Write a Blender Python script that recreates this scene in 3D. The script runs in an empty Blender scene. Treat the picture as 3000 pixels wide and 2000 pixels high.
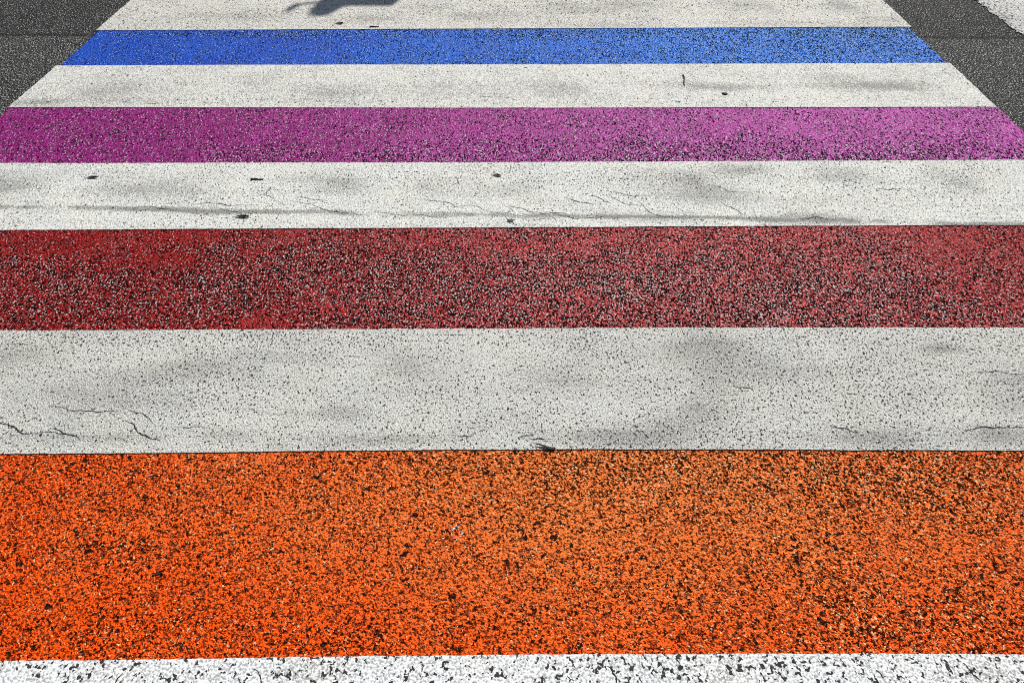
import bpy, math, random
import numpy as np
from mathutils import Vector, Matrix

random.seed(11)
rng = np.random.default_rng(5)
S = bpy.context.scene
COL = S.collection

# ------------------------------------------------------------------ camera
F, PW, PH = 2200.0, 3000.0, 2000.0        # focal length in pixels of the photo
PITCH = math.atan(1999.0 / F)             # below the horizontal
YAW = math.radians(0.42)
H = 1.496
cam_d = bpy.data.cameras.new('camera')
cam_d.sensor_width = 36.0
cam_d.lens = 36.0 * F / PW
cam_d.clip_end = 2000
cam = bpy.data.objects.new('camera', cam_d)
COL.objects.link(cam)
cam.location = (0, 0, H)
cam.rotation_euler = (math.pi / 2 - PITCH, 0, YAW)
S.camera = cam
ROT = np.array(cam.rotation_euler.to_matrix())


def ground(px, py, z=0.0):
    """point of the ground plane seen at a pixel of the 3000 x 2000 photo"""
    d = ROT @ np.array([(px - PW / 2) / F, (PH / 2 - py) / F, -1.0])
    t = (z - H) / d[2]
    return np.array([d[0] * t, d[1] * t])


def pxm(py):
    """photo pixels per metre of ground, across and along"""
    return 493.0 * (py + 999) / 999.0, (py + 999.0) ** 2 / 6024.0

# ------------------------------------------------------------------ noise for surface wear


def vnoise(x, y, seed):
    xi, yi = np.floor(x).astype(np.int64), np.floor(y).astype(np.int64)
    xf, yf = x - xi, y - yi
    xf = xf * xf * (3 - 2 * xf)
    yf = yf * yf * (3 - 2 * yf)

    def h(a, b):
        n = (a * 374761393 + b * 668265263 + seed * 974711) & 0x7fffffff
        n = ((n ^ (n >> 13)) * 1274126177) & 0x7fffffff
        return ((n ^ (n >> 16)) & 0xffff) / 65535.0
    a, b, c, d = h(xi, yi), h(xi + 1, yi), h(xi, yi + 1), h(xi + 1, yi + 1)
    return (a * (1 - xf) + b * xf) * (1 - yf) + (c * (1 - xf) + d * xf) * yf


def fbm(x, y, seed, octs=4):
    v, amp, tot = 0, 1.0, 0.0
    for k in range(octs):
        v = v + amp * vnoise(x * 2 ** k + 31 * k, y * 2 ** k + 17 * k, seed + k)
        tot += amp
        amp *= 0.55
    return v / tot


def blots(X, Y, spec, wob=0.5, seed=3):
    """sum of soft blotches: (px, py, rx, ry, strength, tilt)"""
    out = np.zeros_like(X)
    nx = (fbm(X * 5, Y * 9, seed) - .5) * wob
    ny = (fbm(X * 5 + 9, Y * 9 + 4, seed + 9) - .5) * wob
    for s in spec:
        px, py, rx, ry, a = s[:5]
        tilt = s[5] if len(s) > 5 else 0
        c = ground(px, py)
        kx, ky = pxm(py)
        u = (X - c[0]) * kx / rx
        v = (Y - c[1]) * ky / ry - u * tilt
        u, v = u + nx * 2.2, v + ny * 2.2
        out += a * np.exp(-0.5 * (u * u + v * v) * 1.6)
    return out

# ------------------------------------------------------------------ material helpers


class NT:
    def __init__(self, name):
        self.m = bpy.data.materials.new(name)
        self.m.use_nodes = True
        self.t = self.m.node_tree
        self.t.nodes.clear()
        self.out = self.t.nodes.new('ShaderNodeOutputMaterial')
        self.p = self.t.nodes.new('ShaderNodeBsdfPrincipled')
        self.t.links.new(self.p.outputs[0], self.out.inputs[0])
        self.tc = self.t.nodes.new('ShaderNodeTexCoord')

    def link(self, src, sock):
        if isinstance(src, (int, float)):
            sock.default_value = src
        elif isinstance(src, tuple):
            sock.default_value = src if len(src) == 4 or sock.type == 'VECTOR' else (*src, 1)
        else:
            self.t.links.new(src, sock)

    def map(self, scale, loc=(0, 0, 0)):
        n = self.t.nodes.new('ShaderNodeMapping')
        n.inputs['Scale'].default_value = scale
        n.inputs['Location'].default_value = loc
        self.t.links.new(self.tc.outputs['Object'], n.inputs['Vector'])
        return n.outputs[0]

    def noise(self, vec, scale=1.0, detail=2.0, rough=0.5, dist=0.0):
        n = self.t.nodes.new('ShaderNodeTexNoise')
        n.inputs['Scale'].default_value = scale
        n.inputs['Detail'].default_value = detail
        n.inputs['Roughness'].default_value = rough
        n.inputs['Distortion'].default_value = dist
        self.t.links.new(vec, n.inputs['Vector'])
        return n.outputs[0]

    def voro(self, vec, scale=1.0, feature='F1', out='Distance'):
        n = self.t.nodes.new('ShaderNodeTexVoronoi')
        n.feature = feature
        n.inputs['Scale'].default_value = scale
        self.t.links.new(vec, n.inputs['Vector'])
        return n.outputs[out]

    def math(self, op, a, b=0.0, c=None, clamp=False):
        n = self.t.nodes.new('ShaderNodeMath')
        n.operation = op
        n.use_clamp = clamp
        self.link(a, n.inputs[0])
        self.link(b, n.inputs[1])
        if c is not None:
            self.link(c, n.inputs[2])
        return n.outputs[0]

    def step(self, v, lo, hi, a=0.0, b=1.0):
        """smooth step; lo and hi may be sockets"""
        n = self.t.nodes.new('ShaderNodeMapRange')
        n.interpolation_type = 'SMOOTHSTEP'
        self.link(v, n.inputs['Value'])
        self.link(lo, n.inputs['From Min'])
        self.link(hi, n.inputs['From Max'])
        self.link(a, n.inputs['To Min'])
        self.link(b, n.inputs['To Max'])
        return n.outputs[0]

    def lerp(self, f, a, b):
        n = self.t.nodes.new('ShaderNodeMapRange')
        self.link(f, n.inputs['Value'])
        self.link(a, n.inputs['To Min'])
        self.link(b, n.inputs['To Max'])
        return n.outputs[0]

    def mix(self, f, a, b, mode='MIX'):
        n = self.t.nodes.new('ShaderNodeMix')
        n.data_type = 'RGBA'
        n.blend_type = mode
        self.link(f, n.inputs[0])
        self.link(a, n.inputs[6])
        self.link(b, n.inputs[7])
        return n.outputs[2]

    def grey(self, v):
        n = self.t.nodes.new('ShaderNodeCombineColor')
        for i in range(3):
            self.link(v, n.inputs[i])
        return n.outputs[0]

    def attr(self, name):
        n = self.t.nodes.new('ShaderNodeAttribute')
        n.attribute_name = name
        return n.outputs['Fac']

    def bump(self, h, dist, strength=1.0):
        n = self.t.nodes.new('ShaderNodeBump')
        n.inputs['Strength'].default_value = strength
        n.inputs['Distance'].default_value = dist
        self.t.links.new(h, n.inputs['Height'])
        self.t.links.new(n.outputs[0], self.p.inputs['Normal'])

    def set(self, **kw):
        for k, v in kw.items():
            self.link(v, self.p.inputs[k.replace('_', ' ')])
        return self.m


def plain(name, col, rough=0.6, metal=0.0, var=0.25, scale=30):
    n = NT(name)
    f = n.noise(n.map((1, 1, 1)), scale, 4, .6)
    k = n.math('MULTIPLY_ADD', f, 2 * var, 1 - var)
    c = n.mix(1.0, col, n.grey(k), 'MULTIPLY')
    n.bump(f, .002, .5)
    return n.set(Base_Color=c, Roughness=rough, Metallic=metal)


def asphalt_material():
    n = NT('asphalt')
    v = n.map((1, 0.62, 1))
    sep = n.t.nodes.new('ShaderNodeSeparateXYZ')
    n.t.links.new(n.tc.outputs['Object'], sep.inputs[0])
    wob = n.noise(n.map((1, 1, 1)), 2.2, 3, .6)
    y = n.math('MULTIPLY_ADD', wob, 0.10, sep.outputs[1])
    ys = float(SEAM_Y) + 0.05
    seam = n.step(n.math('ABSOLUTE', n.math('SUBTRACT', y, ys)), 0.010, 0.024, 1.0, 0.0)
    older = n.step(y, ys - .01, ys + .01)            # the strip beyond the joint is darker
    big = n.noise(n.map((1, 1, 1)), 1.3, 4, .6)
    a = n.noise(v, 150, 2, .55)
    b = n.noise(n.map((1, .62, 1), (7.3, 2.1, 0)), 170, 2, .5)
    stone = n.voro(v, 130, 'F1', 'Color')
    sc = n.t.nodes.new('ShaderNodeSeparateColor')
    n.t.links.new(stone, sc.inputs[0])
    base = n.lerp(sc.outputs[0], 0.008, 0.055)
    base = n.math('MULTIPLY', base, n.lerp(big, .6, 1.4))
    thr = n.lerp(older, .535, .56)
    light = n.step(b, thr, n.math('ADD', thr, .07))  # pale stones and painted sun glints share these specks
    base = n.math('ADD', base, n.math('MULTIPLY', light, n.lerp(sc.outputs[1], .16, .80)))
    dark = n.step(a, .40, .50)
    base = n.math('MULTIPLY', base, n.lerp(dark, .15, 1.0))
    base = n.math('MULTIPLY', base, n.lerp(seam, 1.0, .45))
    col = n.mix(1.0, n.grey(base), (1.0, 1.0, .97), 'MULTIPLY')
    n.bump(n.math('ADD', a, n.math('MULTIPLY', b, .6)), .011)
    return n.set(Base_Color=col, Roughness=n.lerp(light, .8, .6), Specular_IOR_Level=.08)


def colour_material(name, paint, glare_faded, g, ys, tb, tw, bumpd, glint=(.75, .72, .70), rough=.5, pit=(.006, .005, .005), deep=.30, tone=(.42, .50), spec=.2, holes=.0):
    """thin road paint on coarse asphalt: unpainted pits and worn stone tips, plus painted pit shade and glints"""
    n = NT(name)
    v = n.map((1, ys, 1))
    v2 = n.map((1, ys, 1), (5.7, 1.3, 2))
    wear, glare_or_pits = n.attr('wear'), n.attr('glare_or_pits')
    a = n.noise(v, g, 2, .55, .4)
    b = n.noise(v2, g * 1.15, 1.5, .5, .4)
    c = n.noise(n.map((1, ys, 1), (1.7, 8, 1)), g * 1.1, 1.5, .5, .4)
    e = n.noise(n.map((1, ys, 1), (9.7, 3, 1)), g * .30, 3, .6)
    lowf = n.noise(n.map((1, 1, 1)), 5, 4, .65)
    col = n.mix(glare_or_pits, paint, glare_faded)  # paler paint stands in for sun glare, mixed with dusty fading
    # relief shading put into the colour: stone tips lighter, grooves darker
    groove_shade = n.step(c, tone[0], tone[1], deep, 1.12)
    shade = n.math('MULTIPLY', groove_shade, n.lerp(lowf, .82, 1.18))
    col = n.mix(1.0, col, n.grey(shade), 'MULTIPLY')
    t0 = n.math('ADD', n.lerp(wear, tb[0], tb[1]), n.math('MULTIPLY_ADD', lowf, .10, -.05))
    t0 = n.math('ADD', t0, n.math('MULTIPLY_ADD', e, .16, -.08))
    black = n.step(a, n.math('SUBTRACT', t0, .05), n.math('ADD', t0, .02), 1.0, 0.0)
    col = n.mix(n.math('MULTIPLY', black, .97), col, pit)  # dark specks: bare asphalt plus painted shadow inside the pits
    t1 = n.lerp(wear, tw[0], tw[1])
    white = n.step(b, t1, n.math('ADD', t1, .06))
    col = n.mix(n.math('MULTIPLY', white, .9), col, glint)  # pale specks: worn stone tips and painted glints
    if holes:                                            # bigger pits where a stone came out
        f2 = n.noise(v2, g * .42, 2, .5, .5)
        hl = n.step(f2, holes + .10, holes + .14, 1.0, 0.0)
        col = n.mix(n.math('MULTIPLY', hl, .95), col, (.012, .010, .009))
        black = n.math('MAXIMUM', black, hl)
    h = n.math('SUBTRACT', n.math('ADD', n.math('ADD', a, c), n.math('MULTIPLY', b, .5)), n.math('MULTIPLY', black, .15))
    n.bump(h, bumpd)
    return n.set(Base_Color=col, Roughness=n.lerp(black, rough, .9), Specular_IOR_Level=n.lerp(black, spec, .0))


def white_material(name, g, ys, tb, tint=(.80, .80, .775), bumpd=.004, worn=None):
    """thick white thermoplastic with pits, grime and tyre dust"""
    n = NT(name)
    v = n.map((1, ys, 1))
    v2 = n.map((1, ys, 1), (3.1, 6.3, 1))
    dirt, pits = n.attr('wear'), n.attr('glare_or_pits')
    a = n.noise(v, g, 2, .5, .4)
    b = n.noise(v2, g * 2.0, 1.5, .5)
    c = n.noise(v2, g * .8, 3, .6)
    lowf = n.noise(n.map((1, 1, 1)), 3.5, 5, .62)
    streak = n.noise(n.map((2.2, 22, 1)), 1, 4, .62)
    hue = n.noise(n.map((1, 1, 1), (4, 4, 4)), 6, 3, .6)
    col = n.mix(n.step(hue, .35, .65), tint, (tint[0] * .97, tint[1] * .985, tint[2] * 1.03))
    d2 = n.math('ADD', dirt, n.math('MULTIPLY_ADD', lowf, .5, -.25))
    d2 = n.math('ADD', d2, n.math('MULTIPLY_ADD', streak, .45, -.24), clamp=True)
    # grime sits in the fine grain of the paint
    gr = n.step(b, n.lerp(d2, .36, .60), n.lerp(d2, .54, .76), 1.0, 0.0)
    col = n.mix(n.math('MULTIPLY', gr, n.lerp(d2, .62, .85)), col, (.155, .150, .138))
    col = n.mix(n.math('MULTIPLY', d2, .20), col, (.25, .245, .235))
    t0 = n.math('ADD', n.lerp(pits, tb[0], tb[1]), n.math('MULTIPLY_ADD', lowf, .08, -.04))
    black = n.step(a, n.math('SUBTRACT', t0, .030), n.math('ADD', t0, .012), 1.0, 0.0)
    if worn:
        black = n.math('MAXIMUM', black, n.step(c, worn, worn + .03, 1.0, 0.0))
    col = n.mix(n.math('MULTIPLY', black, .96), col, (.014, .013, .012))
    h = n.math('SUBTRACT', n.math('ADD', n.math('MULTIPLY', b, .6), n.math('MULTIPLY', c, .5)),
               n.math('MULTIPLY', black, .5))
    n.bump(h, bumpd)
    return n.set(Base_Color=col, Roughness=.7, Specular_IOR_Level=.10)

# ------------------------------------------------------------------ mesh helpers


def mesh_obj(name, verts, faces, mats, parent=None, midx=None, attrs=None, smooth=False):
    me = bpy.data.meshes.new(name)
    me.from_pydata([tuple(map(float, p)) for p in verts], [], [tuple(map(int, f)) for f in faces])
    for m in (mats if isinstance(mats, (list, tuple)) else [mats]):
        me.materials.append(m)
    if midx is not None:
        me.polygons.foreach_set('material_index', np.asarray(midx, dtype=np.int32))
    if attrs:
        for k, a in attrs.items():
            at = me.attributes.new(k, 'FLOAT', 'POINT')
            at.data.foreach_set('value', np.asarray(a, dtype=np.float32))
    if smooth:
        me.polygons.foreach_set('use_smooth', np.ones(len(me.polygons), dtype=bool))
    me.update()
    o = bpy.data.objects.new(name, me)
    COL.objects.link(o)
    if parent:
        o.parent = parent
    return o


def tag(o, label, cat, group=None, kind=None):
    if label:
        o['label'] = label
    if cat:
        o['category'] = cat
    if group:
        o['group'] = group
    if kind:
        o['kind'] = kind
    return o


def ribbon(pts, w, z, jag=0.35):
    """thin jagged strip (a crack) along world points"""
    P = [np.array(p) for p in pts]
    for _ in range(3):                                   # midpoint displacement
        Q = [P[0]]
        for a, b in zip(P[:-1], P[1:]):
            m = (a + b) / 2
            d = b - a
            n = np.array([-d[1], d[0]])
            Q += [m + n * random.uniform(-.13, .13), b]
        P = Q
    V, Fc = [], []
    for i, p in enumerate(P):
        d = P[min(i + 1, len(P) - 1)] - P[max(i - 1, 0)]
        L = np.linalg.norm(d) or 1
        n = np.array([-d[1], d[0]]) / L
        t = i / (len(P) - 1)
        ww = w * (0.25 + 0.75 * math.sin(math.pi * min(max(t, .04), .96))) * random.uniform(1 - jag * 1.6, 1 + jag)
        a, b = p + n * ww / 2, p - n * ww / 2
        V += [(a[0], a[1], z), (b[0], b[1], z)]
    for i in range(len(P) - 1):
        Fc.append((2 * i, 2 * i + 1, 2 * i + 3, 2 * i + 2))
    return V, Fc

# ------------------------------------------------------------------ traced outlines
EDGE = {   # edges between the bands, photo pixels
    'A': [(0, -14), (3000, -18)],
    'B': [(284, 92.5), (900, 89.5), (1500, 87), (2100, 84.5), (2664, 81.6)],
    'C': [(175, 196), (750, 193.5), (1500, 192.6), (2250, 190), (2782, 188)],
    'D': [(29, 317.5), (750, 318.5), (1500, 319.5), (2250, 318), (2916, 316.5)],
    'E': [(0, 482), (750, 480.6), (1500, 479), (2250, 475.6), (3000, 471.5)],
    'F': [(0, 678), (750, 673.4), (1500, 670), (2250, 665.6), (3000, 662.4)],
    'G': [(0, 973), (750, 968.5), (1500, 965.5), (2250, 963.5), (3000, 962.6)],
    'H': [(0, 1334.6), (375, 1331), (750, 1326.5), (1500, 1318), (2250, 1320), (3000, 1323)],
    'I': [(0, 1941.7), (750, 1929.6), (1500, 1918.7), (2250, 1917.5), (3000, 1917.5)],
    'J': [(0, 2700), (3000, 2690)],
}
SEAM_Y = ground(150, 104)[1]
lefts = [ground(*p)[0] for p in [(389, 0), (284, 92), (175, 196), (29, 317)]]
rights = [ground(*p)[0] for p in [(2581, 0), (2664, 82), (2782, 188), (2916, 316)]]
print('left edge', [round(float(v), 3) for v in lefts], 'right edge', [round(float(v), 3) for v in rights])
XL, XR = float(np.mean(lefts)), float(np.mean(rights))


def edge_fn(k):
    P = np.array([ground(*p) for p in EDGE[k]])
    xs, ys = P[:, 0], P[:, 1]
    s0 = (ys[1] - ys[0]) / (xs[1] - xs[0]) * .3
    s1 = (ys[-1] - ys[-2]) / (xs[-1] - xs[-2]) * .3
    xs = np.concatenate([[xs[0] - 5], xs, [xs[-1] + 5]])
    ys = np.concatenate([[ys[0] - 5 * s0 * .2], ys, [ys[-1] + 5 * s1 * .2]])
    # smooth a little so that the straight paint edge only bends softly
    def f(x):
        acc = 0
        for o in (-.3, -.15, 0, .15, .3):
            acc = acc + np.interp(x + o, xs, ys)
        return acc / 5
    return f


def band(name, far, near, mats, z, thick, wear_fn, glare_or_pits_fn, nx=520, ny=90, overhang=(0, 0), rag=.004, cracks=(), inset=0.0):
    ff, nf = edge_fn(far), edge_fn(near)
    sgrid = np.linspace(0, 1, nx)
    tgrid = np.linspace(0, 1, ny)
    Sg, Tg = np.meshgrid(sgrid, tgrid)
    xl, xr = XL + overhang[0], XR + overhang[1]
    X = xl + (xr - xl) * Sg
    Yn = nf(X) + inset
    Yf = ff(X) - inset
    # hand-laid edges: a few mm of waviness
    Yn = Yn + (fbm(X * 6, X * 0 + .3, hash_seed(near)) - .5) * .004 + (vnoise(X * 90, X * 0, hash_seed(near) + 5) - .5) * .0016
    Yf = Yf + (fbm(X * 6, X * 0 + .3, hash_seed(far)) - .5) * .004 + (vnoise(X * 90, X * 0, hash_seed(far) + 5) - .5) * .0016
    Y = Yn + (Yf - Yn) * Tg
    # ragged short ends
    wl, wr = np.clip(1 - Sg * nx / 6, 0, 1), np.clip(1 - (1 - Sg) * nx / 6, 0, 1)
    rl = (fbm(Y * 60, Y * 0 + 2, 41) - .5) * 2 * rag + (fbm(Y * 4, Y * 0 + 6, 43) - .5) * .012
    rr = (fbm(Y * 60, Y * 0 + 5, 47) - .5) * 2 * rag + (fbm(Y * 4, Y * 0 + 8, 49) - .5) * .012
    X = X + rl * wl + rr * wr
    Z = np.full_like(X, z)
    V = np.stack([X, Y, Z], -1).reshape(-1, 3)
    idx = np.arange(nx * ny).reshape(ny, nx)
    Fq = np.stack([idx[:-1, :-1], idx[:-1, 1:], idx[1:, 1:], idx[1:, :-1]], -1).reshape(-1, 4)
    wear = wear_fn(X, Y).reshape(-1)
    glare_or_pits = glare_or_pits_fn(X, Y).reshape(-1)
    V, Fq = V.tolist(), Fq.tolist()
    wear, glare_or_pits = wear.tolist(), glare_or_pits.tolist()
    mi = [0] * len(Fq)
    if thick:
        ring = np.concatenate([idx[0, :], idx[1:, -1], idx[-1, -2::-1], idx[-2:0:-1, 0]]).tolist()
        b0 = len(V)
        for r in ring:
            x, y, zz = V[r]
            V.append([x, y, z - thick])
            wear.append(.9)
            glare_or_pits.append(.6)
        m = len(ring)
        for i in range(m):
            j = (i + 1) % m
            Fq.append([ring[i], b0 + i, b0 + j, ring[j]])
            mi.append(0)
    for k, (pts, w) in enumerate(cracks):
        wp = [ground(px, py, z) for px, py in pts]
        kx, ky = pxm(pts[0][1])
        rv, rf = ribbon(wp, .62 * w / kx, z + .0005 + .00004 * k)
        b0 = len(V)
        V += [list(p) for p in rv]
        wear += [0] * len(rv)
        glare_or_pits += [0] * len(rv)
        for q in rf:
            Fq.append([i + b0 for i in q])
            mi.append(1)
    return mesh_obj(name, V, Fq, mats, midx=mi, attrs={'wear': wear, 'glare_or_pits': glare_or_pits})


def hash_seed(k):
    return ord(k) * 7


def const(v):
    return lambda X, Y: np.full_like(X, v)

# ------------------------------------------------------------------ the setting
road_mat = asphalt_material()
R = 300.0
road = mesh_obj('road', [(-R, -R, 0), (R, -R, 0), (R, R, 0), (-R, R, 0)], [(0, 1, 2, 3)], road_mat)
road['kind'] = 'structure'

crack_mat = plain('crack_black', (.010, .009, .009), .9)

# ------------------------------------------------------------------ colour bands
ZC, ZW, TW = .0035, .0058, .0054


def gx(X, Y, px, py, rx, ry):
    c = ground(px, py)
    kx, ky = pxm(py)
    return np.exp(-.5 * (((X - c[0]) * kx / rx) ** 2 + ((Y - c[1]) * ky / ry) ** 2))


def across(X, Y):
    """picture-independent: 0 at the crossing's left kerb side, 1 at its right"""
    return np.clip((X - XL) / (XR - XL), 0, 1)


def wear_blue(X, Y):
    w = .25 + .50 * np.clip((X + 1.6) / 3.0, 0, 1)
    streak = fbm(X * 2.2, Y * 45, 61, 3)
    top = np.clip((Y - (ground(1500, 122)[1])) / .10, 0, 1)
    w = w + (streak - .5) * .7 * (.35 + top) + .30 * top
    seam = np.exp(-((Y - SEAM_Y + (fbm(X * 2, X * 0, 5) - .5) * .05) / .012) ** 2)
    w = w + .6 * seam * (fbm(X * 3, Y * 0, 66) > .45)
    w = w - .8 * np.exp(-((Y - ground(1800, 115)[1]) / .012) ** 2) * np.clip(fbm(X * 2, Y * 0 + 3, 8) * 2.4 - .8, 0, 1) * (X > -.3)
    return np.clip(w + (fbm(X * 9, Y * 9, 67) - .5) * .5, 0, 1)


def glare_fade_blue(X, Y):
    return np.clip(.05 + .85 * np.clip((X + 1.4) / 2.4, 0, 1) + (fbm(X * 4, Y * 6, 69) - .5) * .4, 0, 1)  # glare painted in, paler to the right


def wear_mag(X, Y):
    near = np.clip((ground(1500, 400)[1] - Y) / .22 + .2, 0, 1)
    w = .22 + .55 * near * np.clip((X + 1.6) / 2.2, .15, 1) + .12 * across(X, Y)
    return np.clip(w + (fbm(X * 7, Y * 10, 71) - .5) * .75, 0, 1)


def glare_fade_mag(X, Y):
    return np.clip(.0 + .9 * np.clip((X + 1.3) / 2.6, 0, 1) + (fbm(X * 4, Y * 5, 73) - .5) * .4, 0, 1)  # sun sheen put into the colour, growing rightward


def wear_red(X, Y):
    mid = gx(X, Y, 1500, 860, 1500, 120)
    w = .30 + .42 * mid + .14 * np.clip((X + .9) / 1.2, 0, 1)
    keep = blots(X, Y, [(325, 783, 60, 18, .5), (485, 762, 90, 20, .5), (765, 955, 70, 18, .6), (420, 690, 300, 20, .25),
                        (980, 905, 110, 25, .4), (2610, 668, 45, 7, 1.2), (100, 720, 200, 40, .3),
                        (2780, 780, 120, 60, .35), (1440, 720, 160, 22, .3), (2900, 700, 160, 40, .35)], .4, 12)
    return np.clip(w - keep + (fbm(X * 9, Y * 11, 77) - .5) * .8, 0, 1)


def glare_fade_red(X, Y):
    f = .04 + .95 * gx(X, Y, 2050, 800, 900, 400) * np.clip((X + 1.0) / 1.0, 0, 1) - .25 * gx(X, Y, 3000, 720, 260, 200)  # painted glare zone, weaker again at the right end
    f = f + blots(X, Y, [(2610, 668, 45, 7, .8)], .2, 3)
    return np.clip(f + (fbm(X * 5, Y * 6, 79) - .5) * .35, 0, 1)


def wear_orange(X, Y):
    far = np.clip((Y - ground(1500, 1620)[1]) / .28, 0, 1)
    w = .18 + .34 * far + .24 * np.clip((X - .05) / .7, 0, 1)
    w = w + blots(X, Y, [(1700, 1360, 420, 70, .30), (2600, 1400, 500, 70, .25), (330, 1600, 70, 14, .7, .1),
                         (200, 1640, 220, 60, .2), (650, 1850, 500, 50, .15), (2700, 1850, 260, 90, .35),
                         (560, 1620, 120, 30, .2)], .5, 15)
    w = w - blots(X, Y, [(40, 1800, 200, 90, .4), (900, 1760, 300, 80, .2), (2800, 1620, 50, 25, .6)], .5, 16)
    return np.clip(w + (fbm(X * 14, Y * 14, 81) - .5) * .5, 0, 1)


def glare_fade_orange(X, Y):
    f = .05 + .9 * gx(X, Y, 1900, 1440, 900, 230) - .1  # glare patch painted right of the middle
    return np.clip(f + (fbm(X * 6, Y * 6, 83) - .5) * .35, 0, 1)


M_blue = colour_material('blue_road_paint', (.000, .066, .54), (.000, .185, .84), 165, .42, (.37, .52), (.66, .575), .004, (.40, .62, .80), deep=.40, spec=.08)
M_mag = colour_material('magenta_road_paint', (.30, .002, .185), (.50, .035, .38), 160, .52, (.39, .54), (.65, .57), .004, (.66, .58, .66), deep=.40, spec=.12)
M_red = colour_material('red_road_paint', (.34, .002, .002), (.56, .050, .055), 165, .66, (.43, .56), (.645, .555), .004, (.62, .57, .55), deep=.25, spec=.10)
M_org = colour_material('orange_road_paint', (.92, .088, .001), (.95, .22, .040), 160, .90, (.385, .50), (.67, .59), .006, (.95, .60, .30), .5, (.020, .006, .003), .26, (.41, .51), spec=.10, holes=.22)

blue = band('painted_stripe', 'B', 'C', M_blue, ZC, 0, wear_blue, glare_fade_blue, rag=.010, overhang=(.012, -.01))
tag(blue, 'blue painted stripe of the crossing, farthest of the coloured stripes', 'road stripe', 'coloured stripes of the crossing')
mag = band('painted_stripe', 'D', 'E', M_mag, ZC, 0, wear_mag, glare_fade_mag, rag=.012, overhang=(.0, .01))
tag(mag, 'magenta purple painted stripe lying between two white bars', 'road stripe', 'coloured stripes of the crossing')
red = band('painted_stripe', 'F', 'G', M_red, ZC, 0, wear_red, glare_fade_red, rag=.012)
tag(red, 'heavily worn dark red painted stripe with grey asphalt grains showing', 'road stripe', 'coloured stripes of the crossing')
org = band('painted_stripe', 'H', 'I', M_org, ZC, 0, wear_orange, glare_fade_orange, rag=.012)
tag(org, 'bright orange painted stripe pitted with dark holes, nearest coloured stripe', 'road stripe', 'coloured stripes of the crossing')

# ------------------------------------------------------------------ white bars


def dirt(spec, base=.1, seed=3, streaks=()):
    def fn(X, Y):
        d = base + blots(X, Y, spec, .55, seed)
        for (pts, hw, a) in streaks:                    # a rubbed band along the bar, in patches
            P = np.array([ground(*p) for p in pts])
            yc = np.interp(X, P[:, 0], P[:, 1])
            kx, ky = pxm(pts[0][1])
            hh = hw / ky * (.35 + 1.3 * fbm(X * 3.3, X * 0, seed + 2))
            edge = (Y - yc + (fbm(X * 7, Y * 20, seed + 4) - .5) * .03) / hh
            patch = np.clip((fbm(X * 4.2, X * 0 + 4, seed + 6) - .30) * 6, .12, 1)
            d = d + a * patch * np.clip(1.5 - np.abs(edge) * 1.5, 0, 1)
        return np.clip(d, 0, 1.2)
    return fn


def pitfn(spec, base=.3, seed=23, grad=0.0):
    def fn(X, Y):
        return np.clip(base + blots(X, Y, spec, .5, seed) + (fbm(X * 5, Y * 7, seed) - .5) * .7 + grad * (across(X, Y) - .5), 0, 1)
    return fn


W0d = [(1403, 50, 80, 15, .40, -.3), (1080, 58, 70, 10, .35), (560, 52, 140, 10, .18), (1750, 30, 120, 14, .35, -.4), (1850, 15, 90, 10, .3, -.3),
       (2200, 20, 80, 14, .30, -.3), (2470, 18, 45, 18, .5, -.5), (1750, 76, 70, 9, .4), (760, 55, 160, 12, .16), (2600, 60, 90, 12, .3),
       (2300, 72, 200, 7, .16), (1250, 20, 60, 9, .2)]
W1d = [(306, 270, 140, 22, .42), (110, 304, 80, 10, .6), (950, 275, 120, 18, .38), (1630, 262, 90, 22, .42), (2110, 257, 120, 10, .6),
       (2560, 254, 130, 12, .75), (2440, 228, 90, 9, .25), (1380, 285, 120, 10, .25), (700, 240, 200, 16, .12), (1250, 262, 150, 14, .2),
       (380, 300, 120, 8, .3), (2750, 285, 110, 9, .15)]
W2d = [(20, 545, 75, 34, .55), (420, 555, 130, 28, .50), (1000, 545, 70, 25, .45), (890, 530, 60, 12, .3), (2020, 540, 120, 34, .55, -.3),
       (2170, 500, 60, 16, .5), (2370, 640, 120, 16, .7), (2470, 520, 70, 20, .42), (2790, 530, 70, 20, .3), (1480, 560, 120, 28, .28),
       (1250, 545, 60, 20, .25), (2850, 560, 60, 20, .25), (1880, 640, 120, 12, .5), (2420, 590, 100, 18, .25), (2100, 580, 100, 20, .25)]
W3d = [(60, 1060, 90, 40, .45), (600, 1085, 150, 30, .42), (850, 1050, 170, 28, .35), (330, 1165, 230, 60, .35), (1200, 1085, 60, 35, .45),
       (1000, 1215, 65, 30, .60), (680, 1280, 80, 18, .5), (250, 1285, 220, 25, .5), (1130, 1290, 170, 20, .6), (1620, 1110, 110, 40, .45),
       (2060, 1010, 120, 36, .60), (2090, 1120, 75, 90, .35, .0), (2050, 1200, 55, 40, .60), (1800, 1285, 200, 28, .75), (2750, 1025, 50, 18, .65),
       (2950, 1130, 110, 40, .45), (2600, 1290, 150, 28, .65), (2920, 1280, 90, 32, .9), (2950, 1200, 70, 40, .45), (2350, 1100, 200, 50, .25),
       (420, 1110, 110, 40, .2), (2150, 1060, 160, 40, .3), (2000, 1250, 120, 40, .35)]
W4d = [(60, 1985, 130, 30, .35), (850, 1975, 150, 36, .75), (2150, 1985, 100, 36, .45), (2860, 1985, 160, 40, .75), (1500, 2010, 300, 30, .2)]

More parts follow.
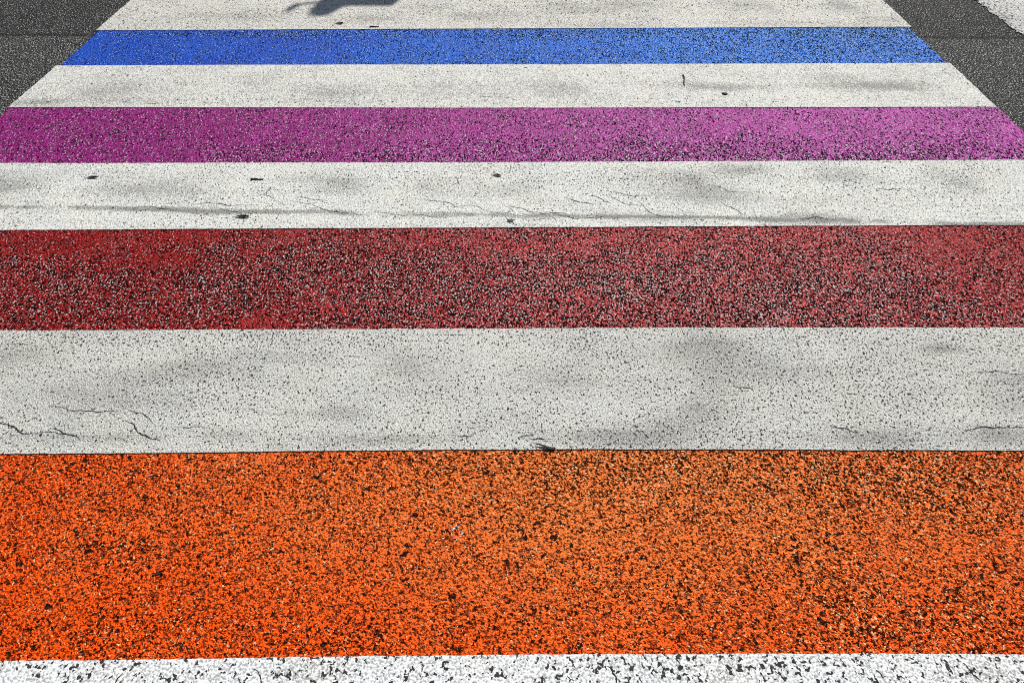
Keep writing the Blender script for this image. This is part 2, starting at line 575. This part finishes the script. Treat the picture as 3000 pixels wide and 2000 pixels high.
W2c = [([(620, 608), (700, 622), (760, 640)], 3), ([(858, 592), (930, 606), (1010, 624), (1080, 634)], 4), ([(1100, 618), (1180, 632), (1290, 640)], 3),
       ([(1320, 606), (1400, 605), (1430, 618), (1560, 634)], 3), ([(1490, 602), (1560, 622), (1600, 628), (1660, 626)], 5),
       ([(1650, 576), (1695, 592), (1740, 600)], 5), ([(1735, 571), (1770, 590), (1790, 596)], 4), ([(1790, 576), (1830, 598), (1880, 602)], 4),
       ([(1600, 620), (1680, 640), (1770, 634)], 3), ([(1870, 590), (1900, 620), (1960, 636)], 3), ([(2110, 592), (2150, 612), (2190, 632)], 4),
       ([(2080, 540), (2130, 560), (2190, 562)], 3), ([(2340, 640), (2390, 636), (2420, 642)], 6), ([(1220, 585), (1290, 590), (1360, 610)], 3),
       ([(780, 560), (795, 548), (770, 570), (830, 600)], 3), ([(870, 575), (920, 586), (960, 590)], 3), ([(1780, 560), (1830, 572), (1900, 575)], 3),
       ([(1330, 515), (1345, 535), (1320, 545)], 3), ([(1480, 630), (1500, 610), (1470, 600)], 2), ([(560, 600), (640, 596), (760, 600)], 3),
       ([(360, 606), (470, 612), (520, 618)], 3), ([(2560, 552), (2600, 556), (2640, 553)], 5), ([(1500, 640), (1560, 646), (1640, 640)], 2)]
W3c = [([(-20, 1238), (20, 1242), (45, 1252), (60, 1266), (100, 1270)], 8), ([(148, 1254), (180, 1264), (215, 1276), (235, 1288)], 7),
       ([(370, 1234), (395, 1252), (425, 1274), (440, 1284), (470, 1291)], 8), ([(140, 1190), (200, 1202), (235, 1200), (330, 1202), (350, 1206)], 4),
       ([(380, 1200), (420, 1212), (440, 1228), (448, 1238)], 5), ([(100, 1268), (160, 1266), (220, 1270)], 3), ([(520, 1250), (570, 1248), (620, 1252)], 3),
       ([(30, 1005), (60, 1008), (90, 1006)], 3), ([(2430, 1245), (2480, 1255), (2520, 1270)], 5), ([(2300, 1220), (2330, 1228), (2345, 1235)], 3),
       ([(2830, 1262), (2900, 1252), (3010, 1254)], 6), ([(2850, 1090), (2920, 1086), (3010, 1092)], 4), ([(1320, 1273), (1360, 1277), (1400, 1272)], 3),
       ([(2150, 1130), (2190, 1136), (2210, 1130)], 4), ([(1560, 1298), (1590, 1304), (1620, 1312)], 9), ([(1568, 1306), (1600, 1314), (1625, 1319)], 9),
       ([(1548, 1285), (1580, 1284), (1600, 1288)], 5), ([(1520, 1280), (1550, 1276), (1565, 1270)], 4)]
W1c = [([(358, 297), (385, 300), (400, 298)], 3), ([(425, 304), (450, 304), (470, 302)], 4), ([(430, 269), (445, 268)], 3), ([(700, 270), (720, 271)], 3),
       ([(1340, 285), (1420, 284), (1500, 286)], 2), ([(2390, 262), (2400, 262)], 2), ([(2012, 282), (2011, 300)], 3)]
W0c = [([(600, 38), (625, 39)], 4), ([(1040, 52), (1080, 48), (1095, 45)], 2), ([(1062, 60), (1085, 60)], 2), ([(370, 25), (382, 30)], 4), ([(890, 55), (905, 54)], 3)]
W4c = [([(1780, 1950), (1800, 1975), (1810, 2010)], 9), ([(335, 2010), (345, 1985), (360, 1970)], 6), ([(740, 1955), (765, 1990), (770, 2010)], 5),
       ([(2820, 1940), (2850, 1975), (2870, 1990)], 9), ([(2560, 1975), (2580, 2010)], 9), ([(1870, 1975), (1885, 2000)], 5)]

MW0 = white_material('white_thermoplastic_far', 115, .42, (.32, .42), (.79, .77, .69))
MW1 = white_material('white_thermoplastic', 125, .48, (.30, .41), (.81, .80, .73))
MW2 = white_material('white_thermoplastic_cracked', 150, .58, (.34, .425), (.86, .86, .79))
MW3 = white_material('white_thermoplastic_grimy', 165, .70, (.36, .445), (.80, .79, .72))
MW4 = white_material('white_thermoplastic_near', 105, .85, (.37, .435), (.88, .89, .87), .003)

wb = [
    ('A', 'B', MW0, dirt(W0d, .16, 103), pitfn([(2000, 15, 900, 20, .2)], .28, 23), W0c,
     'farthest white bar, dirty cream, with a dark shadow lying across it'),
    ('C', 'D', MW1, dirt(W1d, .08, 107), pitfn([(2000, 300, 1000, 12, .3), (500, 300, 700, 10, .3)], .20, 27), W1c,
     'white bar between blue and magenta stripes with dark tyre smudges'),
    ('E', 'F', MW2, dirt(W2d, .05, 111, [([(0, 610), (400, 617), (750, 624), (1500, 634), (2250, 646), (3000, 662)], 9, .75)]),
     pitfn([(1700, 520, 500, 30, .25), (2600, 520, 400, 50, .25)], .30, 31), W2c,
     'bright cracked white bar between magenta and red stripes'),
    ('G', 'H', MW3, dirt([(b[0], b[1], b[2], b[3] * .8, b[4] * .62) for b in W3d], .16, 117), pitfn([(1500, 990, 2000, 30, .35), (2600, 1130, 500, 80, .25), (300, 1010, 500, 40, .2)], .30, 37), W3c,
     'wide grimy white bar between red and orange stripes'),
    ('I', 'J', MW4, dirt([(a, b, c, d, e * .5) for a, b, c, d, e in W4d], -.12, 121), pitfn([(900, 1960, 1500, 20, .35), (2300, 1960, 600, 40, .25)], .35, 39), W4c,
     'nearest white bar with big black pits, cut by the bottom of the photo'),
]
for far, near, m, dfn, pfn, cr, lab in wb:
    o = band('white_bar', far, near, [m, crack_mat], ZW, TW, dfn, pfn, nx=640, ny=110, rag=.004, overhang=(-.006, .004), cracks=cr)
    tag(o, lab, 'road marking', 'white bars of the crossing')

# ------------------------------------------------------------------ stop line on the right
p0, p1 = ground(2846, 0), ground(3000, 105)
sx0 = float((p0[0] + p1[0]) / 2)
MS = white_material('white_road_paint_worn', 85, .5, (.36, .50), (.74, .735, .70), .005)
ny, nxs = 420, 40
ys = np.linspace(float(p1[1]) - 3.2, float(p0[1]) + 5.0, ny)
T, U = np.meshgrid(np.linspace(0, 1, nxs), ys)
rag = (fbm(U * 55, U * 0, 91) - .5) * .045 + (fbm(U * 14, U * 0, 93) - .5) * .02
X = sx0 + T * .52 + rag * (1 - T)
idx = np.arange(ny * nxs).reshape(ny, nxs)
Fq = np.stack([idx[:-1, :-1], idx[:-1, 1:], idx[1:, 1:], idx[1:, :-1]], -1).reshape(-1, 4)
wearS = np.clip(.22 + (fbm(X * 3, U * 3, 95) - .5) * .5, 0, 1)
pitS = np.clip(.15 + 1.3 * np.exp(-(T * .52) / .02) + (fbm(X * 8, U * 8, 97) - .5) * .5, 0, 1.6)
stop = mesh_obj('stop_line', np.stack([X, U, np.full_like(X, .004)], -1).reshape(-1, 3), Fq, MS,
                attrs={'wear': wearS.reshape(-1), 'glare_or_pits': pitS.reshape(-1)})
tag(stop, 'white stop line with a frayed edge on the asphalt right of the crossing', 'stop line')

# ------------------------------------------------------------------ litter
leaf_mat = plain('dead_leaf_brown', (.020, .014, .010), .7, 0, .4, 160)
twig_mat = plain('twig_bark', (.022, .017, .013), .8, 0, .4, 220)
stone_mat = plain('dark_stone', (.030, .028, .026), .7, 0, .5, 140)
gum_mat = plain('black_rubber', (.010, .010, .010), .7, 0, .3, 140)
chip_mat = plain('white_paint_chip', (.85, .85, .84), .6, 0, .1, 140)


def leaf(px, py, wpx, hpx, rot, label, z0):
    kx, ky = pxm(py)
    L, W = wpx / kx, hpx / ky
    n, m = 11, 5
    V, Fc = [], []
    for i in range(n):
        t = i / (n - 1)
        w = W * (math.sin(math.pi * min(max(t, .02), .98)) ** .7) * (1 - .3 * t) * random.uniform(.8, 1.1) * .5
        for j in range(m):
            s = j / (m - 1) * 2 - 1
            V.append((L * (t - .5), w * s + .08 * W * math.sin(t * 5), .0008 + L * .09 * s * s * (.5 + t) + L * .05 * abs(t - .5)))
    for i in range(n - 1):
        for j in range(m - 1):
            a = i * m + j
            Fc.append((a, a + m, a + m + 1, a + 1))
    # stalk
    b = len(V)
    for k in range(4):
        x = -L * (.5 + .09 * k)
        V += [(x, -.0007, .001), (x, .0007, .001), (x, 0, .0024)]
    for k in range(3):
        for q in range(3):
            r = (q + 1) % 3
            Fc.append((b + 3 * k + q, b + 3 * k + 3 + q, b + 3 * k + 3 + r, b + 3 * k + r))
    o = mesh_obj('dead_leaf', V, Fc, leaf_mat, smooth=True)
    g = ground(px, py, z0)
    o.location = (g[0], g[1], z0)
    o.rotation_euler = (0, 0, math.radians(rot))
    return tag(o, label, 'leaf', 'dead leaves on the road')


def twig(px0, py0, px1, py1, r, label, z0):
    a, b = ground(px0, py0, z0), ground(px1, py1, z0)
    d = b - a
    L = np.linalg.norm(d)
    n, m = 9, 7
    V, Fc = [], []
    for i in range(n):
        t = i / (n - 1)
        rr = r * (1.1 - .5 * t) * random.uniform(.85, 1.15)
        off = L * .03 * math.sin(t * 6)
        for j in range(m):
            q = 2 * math.pi * j / m
            V.append((L * t, off + rr * math.cos(q), rr + rr * math.sin(q)))
    for i in range(n - 1):
        for j in range(m):
            k = (j + 1) % m
            Fc.append((i * m + j, i * m + m + j, i * m + m + k, i * m + k))
    Fc += [tuple(range(m)), tuple(range((n - 1) * m, n * m))]
    o = mesh_obj('twig', V, Fc, twig_mat, smooth=True)
    o.location = (a[0], a[1], z0)
    o.rotation_euler = (0, 0, math.atan2(d[1], d[0]))
    return tag(o, label, 'twig', 'twigs on the road')


def lump(name, px, py, wpx, hpx, hz, mat, label, cat, z0, spikes=0.0, n=22, seed=1):
    """low irregular lump; spikes > 0 gives a ragged star outline"""
    rs = random.Random(seed)
    kx, ky = pxm(py)
    a, b = wpx / kx / 2, hpx / ky / 2
    rad = [rs.uniform(1 - spikes, 1 + spikes * .6) for _ in range(n)]
    V, Fc = [], []
    for k, (f, z) in enumerate([(1.0, 0), (.9, .55), (.55, .95), (.2, 1.0)]):
        for i in range(n):
            q = 2 * math.pi * i / n
            r = 1 + (rad[i] - 1) * (f if spikes else 1)
            V.append((a * f * r * math.cos(q), b * f * r * math.sin(q), hz * z * rs.uniform(.8, 1.15)))
    for k in range(3):
        for i in range(n):
            j = (i + 1) % n
            Fc.append((k * n + i, k * n + j, (k + 1) * n + j, (k + 1) * n + i))
    Fc.append(tuple(range(3 * n, 4 * n)))
    o = mesh_obj(name, V, Fc, mat, smooth=True)
    g = ground(px, py, z0)
    o.location = (g[0], g[1], z0)
    return tag(o, label, cat)


leaf(272, 521, 30, 7, 8, 'small black dead leaf on the white bar left, below the magenta stripe', ZW)
leaf(711, 636, 38, 8, 2, 'long flat black leaf on the cracked white bar, touching its grey scuffed band', ZW)
leaf(995, 70, 22, 6, 6, 'tiny dark leaf on the farthest white bar, just below the shadow', ZW)
leaf(466, 1678, 27, 11, 28, 'pointed black leaf lying on the orange stripe', ZC)
leaf(1456, 515, 24, 8, -10, 'faint crumpled leaf scrap under the middle of the magenta stripe', ZW)
twig(735, 527, 772, 526, .0032, 'short straight dark twig on the cracked white bar', ZW)
twig(1083, 80.5, 1110, 79.5, .0036, 'short dark twig on the farthest white bar near the blue stripe', ZW)
twig(2001, 222, 2006, 251, .0040, 'thin dark twig pointing away on the white bar below the blue stripe', ZW)
lump('stone', 2123, 276, 19, 6.5, .007, stone_mat, 'small dark stone on the white bar between blue and magenta stripes', 'stone', ZW, .18, seed=4)
lump('rubber_scrap', 1496, 647, 24, 15, .003, gum_mat, 'ragged star shaped black scrap on the white bar above the red stripe', 'scrap', ZW, .55, 15, 8)
lump('tar_clump', 1614, 1314, 30, 13, .004, gum_mat, 'black tar clump on the edge where white meets the orange stripe', 'tar clump', ZW, .4, 17, 12)


def paint_spatter(px, py):
    V, Fc = [], []
    kx, ky = pxm(py)
    rs = random.Random(6)
    for (dx, dy, r) in [(-18, -18, 8), (-10, -26, 6), (-4, -22, 5), (-20, -12, 6), (8, -2, 6), (4, 6, 5), (10, -8, 5), (-6, 16, 6), (-2, 12, 4),
                        (-16, 10, 4), (-34, -4, 3), (-28, 4, 3), (8, 22, 3), (2, -30, 4)]:
        n = 9
        b = len(V)
        cx, cy = dx / kx, -dy / ky
        V.append((cx, cy, .0022))
        for i in range(n):
            q = 2 * math.pi * i / n
            rr = .6 * r / kx * rs.uniform(.4, 1.2)
            V.append((cx + rr * math.cos(q), cy + rr * math.sin(q), .0006))
        for i in range(n):
            Fc.append((b, b + 1 + i, b + 1 + (i + 1) % n))
    o = mesh_obj('paint_spatter', V, Fc, chip_mat)
    g = ground(px, py, ZC)
    o.location = (g[0], g[1], ZC)
    tag(o, 'spatter of white paint drops in the middle of the orange stripe', 'paint spatter')


paint_spatter(1345, 1566)

# ------------------------------------------------------------------ light
ELEV, AZ = math.radians(41), math.radians(17)      # sun ahead of the camera, to its right
sun_d = bpy.data.lights.new('sun', 'SUN')
sun_d.energy = 4.8
sun_d.angle = math.radians(.53)
sun_d.color = (1.0, .965, .90)
sun = bpy.data.objects.new('sun', sun_d)
COL.objects.link(sun)
sv = Vector((math.sin(AZ) * math.cos(ELEV), math.cos(AZ) * math.cos(ELEV), math.sin(ELEV)))
sun.rotation_euler = sv.to_track_quat('Z', 'Y').to_euler()
sun.location = sv * 30

w = bpy.data.worlds.new('World')
S.world = w
w.use_nodes = True
nt = w.node_tree
nt.nodes.clear()
sky = nt.nodes.new('ShaderNodeTexSky')
sky.sky_type = 'NISHITA'
sky.sun_disc = False
sky.sun_elevation = ELEV
sky.sun_rotation = AZ
bg = nt.nodes.new('ShaderNodeBackground')
bg.inputs[1].default_value = .055
wo = nt.nodes.new('ShaderNodeOutputWorld')
nt.links.new(sky.outputs[0], bg.inputs[0])
nt.links.new(bg.outputs[0], wo.inputs[0])

# ------------------------------------------------------------------ added unseen shadow caster for the far bar
metal = plain('galvanised_steel', (.35, .36, .36), .45, .8, .1, 40)
board_m = plain('caster_grey', (.22, .23, .24), .5, .3, .1, 20)
lobe_m = plain('blocker_amber', (.75, .32, .02), .3, 0, .1, 20)
black_m = plain('black_plastic', (.02, .02, .02), .5, 0, .2, 40)


def lift(px, py, h):
    """where something of height h stands if its shadow falls at this point of the road"""
    g = ground(px, py)
    k = h / math.tan(ELEV)
    return np.array([g[0] + k * math.sin(AZ), g[1] + k * math.cos(AZ), h])


def box_vf(cx, cy, cz, sx, sy, sz, bev=.012):
    V, Fc = [], []
    for zz, ins in ((-sz / 2, bev), (-sz / 2 + bev, 0), (sz / 2 - bev, 0), (sz / 2, bev)):
        x, y = sx / 2 - ins, sy / 2 - min(ins, sy * .3)
        V += [(cx - x, cy - y, cz + zz), (cx + x, cy - y, cz + zz), (cx + x, cy + y, cz + zz), (cx - x, cy + y, cz + zz)]
    for k in range(3):
        for i in range(4):
            j = (i + 1) % 4
            Fc.append((4 * k + i, 4 * k + j, 4 * k + 4 + j, 4 * k + 4 + i))
    Fc += [(3, 2, 1, 0), (12, 13, 14, 15)]
    return V, Fc


def tube_vf(p, q, r0, r1, n=20):
    p, q = Vector(p), Vector(q)
    d = (q - p).normalized()
    a = d.orthogonal().normalized()
    b = d.cross(a)
    V, Fc = [], []
    for c, r in ((p, r0), (q, r1)):
        for i in range(n):
            t = 2 * math.pi * i / n
            V.append(tuple(c + a * (r * math.cos(t)) + b * (r * math.sin(t))))
    for i in range(n):
        j = (i + 1) % n
        Fc.append((i, j, n + j, n + i))
    Fc += [tuple(range(n)), tuple(range(n, 2 * n))]
    return V, Fc


def lathe_vf(c, prof, n=24):
    V, Fc = [], []
    for r, z in prof:
        for i in range(n):
            t = 2 * math.pi * i / n
            V.append((c[0] + r * math.cos(t), c[1] + r * math.sin(t), c[2] + z))
    for k in range(len(prof) - 1):
        for i in range(n):
            j = (i + 1) % n
            Fc.append((k * n + i, k * n + j, (k + 1) * n + j, (k + 1) * n + i))
    Fc += [tuple(range(n)), tuple(range((len(prof) - 1) * n, len(prof) * n))]
    return V, Fc


HT = 3.3
cL, cR = lift(915, 24, HT), lift(1148, 20, HT)      # top edge of the board
mid = (cL + cR) / 2
bw = float(cR[0] - cL[0])
caster = bpy.data.objects.new('shadow_caster', None)  # added unseen blocker, shaped to cast the shadow on the far bar
COL.objects.link(caster)
caster.location = (mid[0], mid[1], 0)
tag(caster, 'grey board on a pole, added out of view to cast the shadow on the farthest white bar', 'shadow caster')
mesh_obj('pole', *tube_vf((0, .05, 0), (0, .05, HT - .02), .038, .036), metal, caster)
mesh_obj('base_plate', *lathe_vf((0, .05, 0), [(.11, 0), (.11, .015), (.06, .02), (.045, .06), (.04, .06)]), metal, caster)
mesh_obj('board', *box_vf(0, 0, HT - .30, bw, .025, .60), board_m, caster)
lx = float(lift(962, 24, HT)[0] - mid[0])
lobe_blocker = mesh_obj('lobe_blocker', *lathe_vf((lx, 0, HT), [(.070, 0), (.080, .015), (.080, .06), (.068, .095), (.045, .12), (.018, .13)]), lobe_m, caster, smooth=True)  # made-up shape that casts the shadow's rounded lobe
mesh_obj('lobe_blocker_base', *lathe_vf((lx, 0, HT - .02), [(.088, 0), (.088, .018), (.08, .02)]), black_m, lobe_blocker)
ax = float(lift(862, 24, HT)[0] - mid[0])
mesh_obj('stub_arm', *tube_vf((-bw / 2, 0, HT - .06), (ax, 0, HT - .01), .012, .012), metal, caster)
mesh_obj('stub_blocker', *lathe_vf((ax, 0, HT - .03), [(.010, 0), (.022, .015), (.022, .10), (.008, .12)]), black_m, caster, smooth=True)  # small added shape for the faint shadow at the left

# ------------------------------------------------------------------ render
S.view_settings.view_transform = 'Standard'
S.view_settings.look = 'None'
S.view_settings.exposure = 0.0
S.view_settings.gamma = 1.0
S.render.engine = 'CYCLES'
S.cycles.use_denoising = False
S.cycles.filter_width = 1.0
S.cycles.max_bounces = 4
